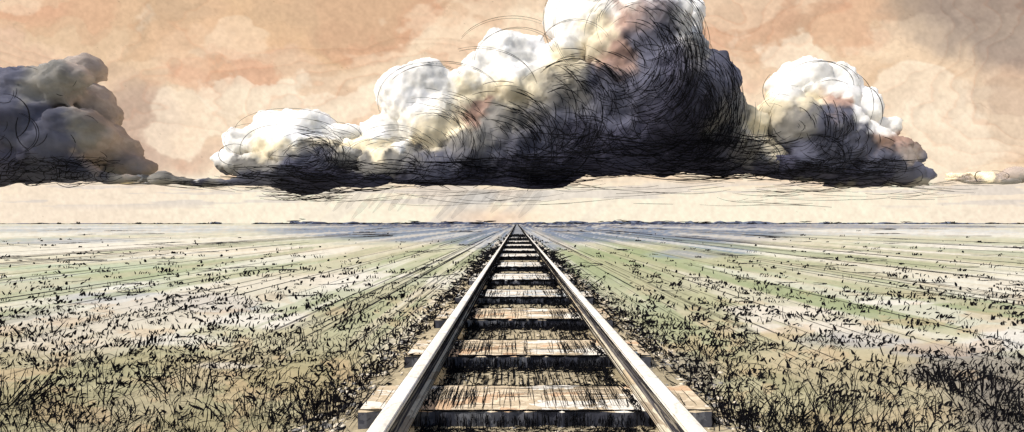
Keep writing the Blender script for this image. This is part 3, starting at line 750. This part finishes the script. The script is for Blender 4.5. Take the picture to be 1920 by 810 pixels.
def build_cloud(name, label, lobes, seed, strokes, flatpy=372, base=None, auto=1.0):
    base = base or [(0, flatpy), (1920, flatpy)]; bx_, by_ = zip(*base)
    rs = np.random.default_rng(seed)
    root = empty(name, tuple(P3(np.mean([l[1] for l in lobes]), flatpy, CY))); tag(root, label, 'cloud', 'clouds over the horizon')
    off = np.array(root.location)
    def tint(V):
        x = VX + FPX * V[:, 0] / V[:, 1]; y = VY - FPX * (V[:, 2] - H) / V[:, 1]
        wx = (fbm(x / 34, y / 34, s=seed + 1, o=5, g=.6) - .5) * 70; wy = (fbm(x / 34, y / 34, s=seed + 2, o=5, g=.6) - .5) * 70
        num = 0; den = 1e-9; kw = [np.zeros(len(x)) for _ in range(3)]
        for (k, cx, cy, rx, ry) in lobes:
            d2 = ((x + wx - cx) / rx) ** 2 + ((y + wy - cy) / ry) ** 2
            w_ = np.exp(-2.6 * d2) * {'H': .8, 'W': .75, 'C': .8, 'T': 1.2, 'G': 1.4, 'B': 2.0, 'D': 2.6}[k] + 1e-9
            w_ = w_ ** 1.6; kw[{'H': 1, 'W': 0, 'C': 0, 'T': 0, 'G': 1, 'B': 1, 'D': 2}[k]] += w_; num = num + w_[:, None] * np.log(lin(TINT[k]) + .01)[None]; den = den + w_
        c = np.exp(num / den[:, None]) - .01
        f = fbm(x / 60, y / 45, s=seed + 6, o=5, g=.55)
        for lv, a_ in ((.42, .90), (.52, .88), (.6, .86)):
            c = c * (1 - (1 - a_) * sstep(lv, lv + .008, f) - .16 * np.exp(-((f - lv) / .005) ** 2))[:, None]
        return np.clip(c * 1.02, 0, .93), np.argmax(np.stack(kw), 0)
    groups = {}
    allV = []; allF = []; n1 = 0
    for (k, cx, cy, rx, ry) in lobes:
        Y = CY - DEP[k]; s_ = Y / 720
        sub = [(cx, cy, rx, ry)]
        m = 7 if rx > 60 else 4                      # smaller heads budding from each billow
        for j in range(m):
            an = rs.uniform(0, 2 * math.pi); q = rs.uniform(.3, .55)
            sub.append((cx + math.cos(an) * rx * .58, cy + math.sin(an) * ry * .58, rx * q, max(ry * q, min(ry, rx) * .35)))
        for si, (x, y, a_, b_) in enumerate(sub):
            bv_, bf = ico(5 if a_ > 45 else 4)
            r0 = min(a_, b_)
            p = bv_ * np.array([a_, min(a_, b_) * 1.0, b_])       # pixel units
            w0 = p / max(r0 * .55, 10) + seed * 3 + x * .01
            nz = np.abs(fbm(w0[:, 0], w0[:, 1], w0[:, 2], s=seed, o=5) - .5) * 2
            nz2 = fbm(w0[:, 0] * .5, w0[:, 1] * .5, w0[:, 2] * .5 + 7, s=seed + 3, o=2) - .5
            nrm = bv_
            w1 = p / 9.0 + seed; nz3 = fbm(w1[:, 0], w1[:, 1], w1[:, 2], s=seed + 8, o=3, g=.6) - .5
            p = p + nrm * ((.1 - nz * .3) * r0 * .45 + nz2 * r0 * .55 + nz3 * min(12, r0 * .4))[:, None]
            V = np.stack([p[:, 0] * s_, p[:, 1] * s_, p[:, 2] * s_], 1) + P3(x, y, Y) + np.array([0, rs.uniform(-10, 10) - (0 if si == 0 else r0 * .25 * s_), 0])
            pxv = VX + FPX * V[:, 0] / V[:, 1]
            zb = H + (VY - (np.interp(pxv, bx_, by_) + rs.uniform(-5, 3) + (fbm(pxv / 40, pxv * 0 + seed, s=9) - .5) * 12)) / FPX * CY   # flat base: condensation level
            low = V[:, 2] < zb; V[low, 2] = (zb - (zb - V[:, 2]) * .06)[low]
            groups.setdefault(k, []).append((V, bf)); allV.append(V); allF.append(bf + n1); n1 += len(V)
    # fuse the billows into one continuous skin, soften the creases, roughen the rim, then part it by painted light or shade tone
    tmp = mesh_obj('cloud_source', np.concatenate(allV) - off, np.concatenate(allF), None)
    rm = tmp.modifiers.new('r', 'REMESH'); rm.mode = 'VOXEL'; rm.voxel_size = 7.5
    sm = tmp.modifiers.new('s', 'SMOOTH'); sm.iterations = 9; sm.factor = .6
    bpy.context.view_layer.update()
    ev = tmp.evaluated_get(bpy.context.evaluated_depsgraph_get()); me = ev.to_mesh()
    nv = len(me.vertices); V = np.empty(nv * 3, np.float32); me.vertices.foreach_get('co', V); V = V.reshape(-1, 3).astype(float)
    Nn = np.empty(nv * 3, np.float32); me.vertices.foreach_get('normal', Nn); Nn = Nn.reshape(-1, 3).astype(float)
    fv = np.empty(len(me.polygons) * 4, np.int32); me.loops.foreach_get('vertex_index', fv); Fq = fv.reshape(-1, 4)
    ev.to_mesh_clear(); bpy.data.objects.remove(tmp)
    w_ = (V + off) / 62.0
    a1 = fbm(w_[:, 0], w_[:, 1], w_[:, 2], s=seed + 8, o=5, g=.62) - .5
    a2 = fbm(w_[:, 0] * 2.9, w_[:, 1] * 2.9, w_[:, 2] * 2.9, s=seed + 28, o=3, g=.6) - .5
    a3 = fbm(w_[:, 0] * .32, w_[:, 1] * .32, w_[:, 2] * .32, s=seed + 38, o=2) - .5
    hi = sstep(P3(0, 348, CY)[2], P3(0, 310, CY)[2], V[:, 2] + off[2])
    V = V + Nn * (hi * (a2 * 24 + a3 * 70))[:, None] + Nn * (a1 * np.where(V[:, 2] + off[2] < P3(0, 345, CY)[2], 10, 30))[:, None]
    C_, K_ = tint(V + off)
    fk = K_[Fq[:, 0]]
    for kk, nm in ((0, 'white_crown'), (1, 'shade_toned_belly'), (2, 'shade_toned_base')):
        sel = Fq[fk == kk]
        if len(sel) == 0: continue
        u_, inv = np.unique(sel, return_inverse=True)
        mesh_obj(nm, V[u_], inv.reshape(-1, 4), CLOUD, root, smooth=True, cols=C_[u_])
    AV = V + off; AF = Fq
    bvh = BVHTree.FromPolygons(AV.tolist(), AF.tolist())
    st = Strokes(); o0 = Vector((0, 0, H))
    def pen(pts, wpx, clip=False):
        pts = np.asarray(pts, float); out = []; lastY = None
        hits = []
        for (x, y) in pts:
            d = Vector(((x - VX) / FPX, 1, (VY - y) / FPX)).normalized(); h = bvh.ray_cast(o0, d)
            hits.append(h[0].y if h[0] is not None else None)
        known = [h for h in hits if h is not None]
        if clip and len(known) < .8 * len(hits): return
        base_ = min(known) if known else CY - 40
        for (x, y), h in zip(pts, hits): out.append(P3(x, y, min(base_, CY) - 8) - off)
        n = len(out); w_ = np.asarray(wpx) * base_ / 720
        st.add(np.array(out), w_ * (.45 + .55 * np.sin(np.linspace(.15, 2.95, n))) * (.75 + .5 * rs.random(n)) + .05)
    for (k, cx, cy, rx, ry) in lobes:
        if k in 'GBD' and min(rx, ry) > 22: swarm(pen, rs, cx, cy, rx, ry, -130, 60, int({'G': 16, 'B': 30, 'D': 34}[k] * auto), .3, .8, 20, 70, .3, 1.0)
    strokes(pen, rs)
    st.build('pen_strokes', INK, root)
    return root

def arc(cx, cy, rx, ry, a0, a1, n=12, jit=0, rs=rng):
    t = np.radians(np.linspace(a0, a1, n)); j = rs.normal(0, jit, 2) if jit else (0, 0)
    return np.stack([cx + j[0] + rx * np.cos(t), cy + j[1] - ry * np.sin(t)], 1)
def swarm(pen, rs, cx, cy, rx, ry, a0, a1, n, wmin=.3, wmax=.9, smin=15, smax=45, rmin=.55, rmax=1.05):
    for _ in range(n):
        f = rs.uniform(rmin, rmax); s0 = rs.uniform(a0, a1); ln_ = rs.uniform(smin, smax) * rs.choice((-1, 1))
        pen(arc(cx, cy, rx * f, ry * f * rs.uniform(.92, 1.08), s0, s0 + ln_, 10, max(rx, ry) * .13, rs), rs.uniform(wmin, wmax), True)
def sweep_lines(pen, rs, x0, x1, y0, y1, n, wmin=.35, wmax=1.1, L=(30, 130), bow=8):
    for _ in range(n):
        x = rs.uniform(x0, x1); y = y0 + (y1 - y0) * rs.random(); l = rs.uniform(*L); t = np.linspace(0, 1, 11)
        b = rs.uniform(-.2, 1) * bow; tilt = rs.normal(0, .07) * l
        pen(np.stack([x + l * (t - .5), y + b * (4 * t * (1 - t) - .5) + tilt * (t - .5)], 1), rs.uniform(wmin, wmax))

main = [('W', 1082, 38, 52, 66), ('W', 1180, -20, 110, 60), ('W', 1270, 70, 48, 92), ('W', 965, 112, 72, 56), ('W', 905, 135, 50, 40), ('W', 790, 182, 76, 60), ('W', 720, 245, 60, 30),
        ('C', 820, 230, 62, 58), ('C', 975, 170, 78, 58), ('C', 880, 170, 50, 40), ('C', 1120, 60, 48, 60), ('C', 1350, 230, 48, 60), ('C', 690, 280, 60, 26), ('C', 1050, 130, 40, 50),
        ('T', 1160, 110, 50, 62), ('T', 885, 215, 36, 30), ('T', 1200, 40, 60, 50),
        ('B', 1225, 70, 66, 74), ('B', 1150, 160, 50, 44), ('G', 1060, 190, 80, 62), ('B', 1060, 230, 70, 50), ('G', 900, 280, 70, 50), ('G', 740, 310, 70, 36), ('G', 1345, 250, 50, 70), ('G', 960, 240, 80, 50), ('G', 1400, 285, 60, 36), ('G', 1290, 110, 30, 70),
        ('B', 1235, 150, 72, 75), ('B', 1130, 220, 80, 60), ('B', 820, 320, 80, 32), ('B', 990, 275, 90, 45),
        ('B', 1325, 175, 50, 62), ('D', 1300, 200, 60, 60), ('G', 1352, 215, 42, 56), ('C', 1400, 240, 44, 44), ('C', 1440, 285, 40, 36), ('D', 1255, 210, 84, 80), ('D', 1170, 275, 130, 55), ('D', 1010, 312, 120, 36), ('D', 1320, 280, 90, 46), ('D', 1420, 318, 90, 26), ('D', 1250, 318, 190, 28), ('D', 860, 335, 120, 24), ('D', 980, 345, 120, 20), ('D', 1265, 130, 42, 76), ('B', 910, 300, 80, 40), ('D', 1100, 250, 60, 40)]
def s_main(pen, rs):
    swarm(pen, rs, 1215, 120, 105, 130, -75, 60, 200, rmin=.45)           # right flank of the tower
    swarm(pen, rs, 1290, 190, 95, 110, -80, 50, 150, rmin=.4)
    swarm(pen, rs, 1230, 210, 140, 120, -160, 10, 120, rmin=.3)
    swarm(pen, rs, 1190, 60, 95, 90, 20, 170, 45, .25, .5)
    swarm(pen, rs, 1165, 110, 90, 90, -90, 60, 70)
    swarm(pen, rs, 1075, 200, 110, 100, 10, 100, 80, rmin=.5)             # curls climbing left of the tower
    swarm(pen, rs, 940, 290, 110, 110, 0, 90, 80, rmin=.5)
    swarm(pen, rs, 1000, 220, 120, 110, -80, 40, 80)
    swarm(pen, rs, 800, 270, 110, 90, -40, 90, 90, .25, .6)
    swarm(pen, rs, 1340, 200, 70, 120, -80, 60, 110, .25, .7)
    swarm(pen, rs, 1420, 220, 60, 100, -100, 100, 40, .25, .5)
    swarm(pen, rs, 740, 300, 80, 50, -60, 120, 60, .25, .6)
    sweep_lines(pen, rs, 980, 1480, 250, 330, 170, bow=14)
    sweep_lines(pen, rs, 640, 1100, 300, 350, 90, bow=-10)
    sweep_lines(pen, rs, 900, 1560, 318, 340, 50, L=(40, 160), bow=8)
    sweep_lines(pen, rs, 640, 1560, 345, 385, 46, .25, .5, (50, 170), 7)
    # pen outlines circling the white heads
    for (cx, cy, rx, ry, a0, a1) in [(800, 190, 92, 72, 60, 200), (806, 196, 92, 74, 50, 140), (830, 200, 118, 84, 30, 110), (970, 118, 84, 68, 30, 175), (960, 112, 110, 78, 60, 150), (1080, 100, 70, 62, 30, 160),
                                     (1085, 40, 66, 84, 130, 225), (1095, 50, 56, 80, 140, 250), (900, 170, 110, 80, 10, 110), (1190, 50, 128, 90, -30, 60), (1215, 90, 112, 118, -30, 60), (1230, 80, 90, 110, -20, 70), (740, 275, 70, 38, 40, 150), (705, 300, 60, 40, 60, 190)]:
        for _ in range(2): pen(arc(cx + rs.normal(0, 2), cy + rs.normal(0, 2), rx, ry, a0, a1, 22), rs.uniform(.25, .5))
build_cloud('storm_cloud', 'huge towering storm cloud over the track, white heads at left, black hatched belly', main, 11, s_main, base=[(600, 350), (700, 346), (900, 352), (1010, 362), (1060, 356), (1100, 334), (1300, 328), (1450, 336), (1560, 345)])

low = [('W', 540, 238, 84, 32), ('W', 455, 265, 34, 28), ('W', 625, 256, 60, 22), ('W', 425, 300, 32, 20), ('C', 520, 270, 64, 26), ('C', 600, 275, 50, 18), ('G', 560, 285, 66, 24), ('G', 650, 300, 60, 24),
       ('G', 470, 310, 50, 20), ('B', 585, 305, 66, 26), ('B', 510, 325, 60, 18), ('D', 570, 332, 80, 20), ('D', 660, 335, 80, 18), ('B', 450, 342, 90, 9), ('G', 350, 345, 110, 7), ('D', 560, 352, 60, 14)]
def s_low(pen, rs):
    swarm(pen, rs, 560, 290, 80, 45, -60, 60, 90, .25, .8); swarm(pen, rs, 600, 300, 90, 50, 30, 180, 50, .25, .5)
    sweep_lines(pen, rs, 440, 720, 310, 356, 110, L=(25, 100), bow=12); sweep_lines(pen, rs, 520, 640, 350, 376, 50, .3, .7, (30, 90), 8)
    sweep_lines(pen, rs, 220, 480, 338, 352, 30, .25, .5, (50, 140), 5)
    for (cx, cy, rx, ry, a0, a1) in [(540, 245, 100, 42, 20, 175), (470, 262, 50, 30, 60, 240), (560, 262, 70, 40, 0, 100), (520, 280, 70, 46, 90, 200), (620, 262, 60, 34, -20, 80), (440, 290, 30, 20, 60, 300)]:
        pen(arc(cx, cy, rx, ry, a0, a1, 22), rs.uniform(.3, .6))
build_cloud('cumulus_cloud', 'low long cloud with a bright white top, joining the left foot of the storm cloud', low, 23, s_low, base=[(200, 350), (400, 352), (520, 362), (580, 374), (660, 362), (760, 352)])

right = [('W', 1495, 158, 54, 42), ('W', 1560, 160, 44, 36), ('W', 1610, 205, 28, 36), ('W', 1650, 240, 34, 30), ('H', 1690, 290, 30, 24), ('C', 1465, 215, 36, 40), ('C', 1530, 190, 40, 30), ('B', 1725, 330, 34, 11), ('T', 1560, 195, 34, 26), ('T', 1660, 270, 40, 26),
         ('G', 1490, 240, 50, 44), ('B', 1555, 235, 48, 40), ('B', 1590, 265, 56, 42), ('B', 1640, 300, 56, 34), ('B', 1530, 290, 60, 40), ('B', 1690, 325, 34, 18), ('D', 1500, 318, 70, 24), ('D', 1600, 332, 80, 18), ('G', 1640, 350, 110, 10)]
def s_right(pen, rs):
    swarm(pen, rs, 1520, 240, 60, 80, -100, 40, 70, .25, .6); sweep_lines(pen, rs, 1460, 1700, 295, 350, 130, .3, .8, (20, 90), 10)
    sweep_lines(pen, rs, 1450, 1800, 345, 375, 30, .25, .5, (40, 110), 4); swarm(pen, rs, 1470, 240, 70, 90, 90, 250, 30, .25, .45)
    for (cx, cy, rx, ry, a0, a1) in [(1535, 160, 66, 46, 0, 150), (1545, 165, 70, 50, 20, 120), (1470, 170, 40, 40, 130, 230), (1590, 195, 48, 60, -30, 70), (1615, 210, 40, 50, -30, 80), (1560, 210, 60, 60, 60, 110), (1690, 330, 40, 20, -60, 60)]:
        pen(arc(cx, cy, rx, ry, a0, a1, 20), rs.uniform(.35, .7))
build_cloud('cumulus_cloud', 'slate blue cloud with a curly white crown, right of the storm cloud', right, 37, s_right, base=[(1400, 345), (1600, 352), (1760, 352)])

left = [('G', 60, 170, 56, 42), ('G', 122, 148, 42, 36), ('H', 150, 128, 36, 28), ('H', 166, 205, 46, 44), ('H', 205, 275, 46, 40), ('H', 235, 312, 44, 26), ('G', 150, 240, 44, 44), ('G', 120, 165, 30, 30), ('B', 8, 170, 40, 40), ('B', 35, 240, 80, 62),
        ('B', 105, 275, 48, 44), ('H', 185, 300, 46, 26), ('B', -60, 230, 90, 90), ('B', 60, 310, 100, 32), ('D', 5, 300, 80, 30), ('B', 130, 325, 70, 18), ('D', -80, 320, 120, 40), ('G', 225, 332, 40, 14), ('D', -10, 235, 50, 50)]
def s_left(pen, rs):
    for (cx, cy, rx, ry, a0, a1) in [(10, 220, 48, 44, -60, 90), (20, 250, 50, 40, -80, 70), (-5, 280, 26, 26, -90, 80), (60, 240, 30, 40, 150, 260)]:
        for _ in range(2): pen(arc(cx + rs.normal(0, 2), cy, rx, ry, a0, a1, 16), rs.uniform(.5, .8))
    sweep_lines(pen, rs, 0, 210, 295, 348, 100, .3, .9, (15, 70), 12); swarm(pen, rs, 60, 320, 60, 28, 0, 180, 34, .4, .9)
    swarm(pen, rs, 130, 325, 70, 22, 0, 180, 20, .4, .8)
    for k in range(9): pen(arc(120 + k * 11, 330, 9, 8, 20, 250, 10), .6)
build_cloud('storm_cloud', 'dark slate storm cloud filling the left edge of the sky', left, 51, s_left, base=[(-200, 356), (110, 360), (170, 350), (300, 346)], auto=.12)

small = [('C', 1850, 328, 30, 11), ('H', 1800, 334, 36, 9), ('G', 1865, 340, 60, 8), ('C', 1795, 328, 22, 9), ('H', 1900, 330, 30, 12)]
def s_small(pen, rs):
    pen(arc(1860, 330, 32, 10, -70, 90, 18), .4); pen(arc(1836, 331, 8, 10, 60, 290, 14), .6); sweep_lines(pen, rs, 1760, 1880, 338, 348, 8, .25, .4, (30, 70), 3)
build_cloud('small_cloud', 'small pale cloudlet low over the horizon at the right edge', small, 61, s_small, flatpy=349)
small2 = [('G', 305, 335, 24, 14), ('W', 260, 335, 26, 9), ('G', 335, 342, 40, 9), ('C', 230, 338, 22, 8)]
def s_small2(pen, rs):
    pen(arc(300, 336, 30, 12, 20, 150, 18), .3); sweep_lines(pen, rs, 230, 380, 332, 346, 8, .25, .4, (40, 90), 3)
build_cloud('small_cloud', 'small grey and white cloudlet low between the dark left cloud and the low long cloud', small2, 67, s_small2, flatpy=350)

# ------------------------------------------------------------------ rain falling far away under the storm cloud
def rain():
    m, t, b = newmat('thin_rain'); b.inputs['Base Color'].default_value = (*(lin((150, 160, 176)) * .8), 1); b.inputs['Alpha'].default_value = .09
    st = Strokes()
    for q_ in range(20):
        x = 640 + 20 * q_ + rng.uniform(-4, 4); top = 352 + rng.uniform(0, 14); bot = rng.uniform(378, 412); n = 8; t_ = np.linspace(0, 1, n)
        P = np.array([P3(x - (bot - top) * .9 * q, top + (bot - top) * q, CY - 60 + rng.uniform(-30, 30)) for q in t_])
        st.add(P, rng.uniform(3, 8) * CY / 720 * np.sin(np.linspace(.5, 2.8, n)))
    o = st.build('rain', m); tag(o, 'slanting grey-blue rain falling from the storm cloud above the track', 'rain', kind='stuff')
rain()
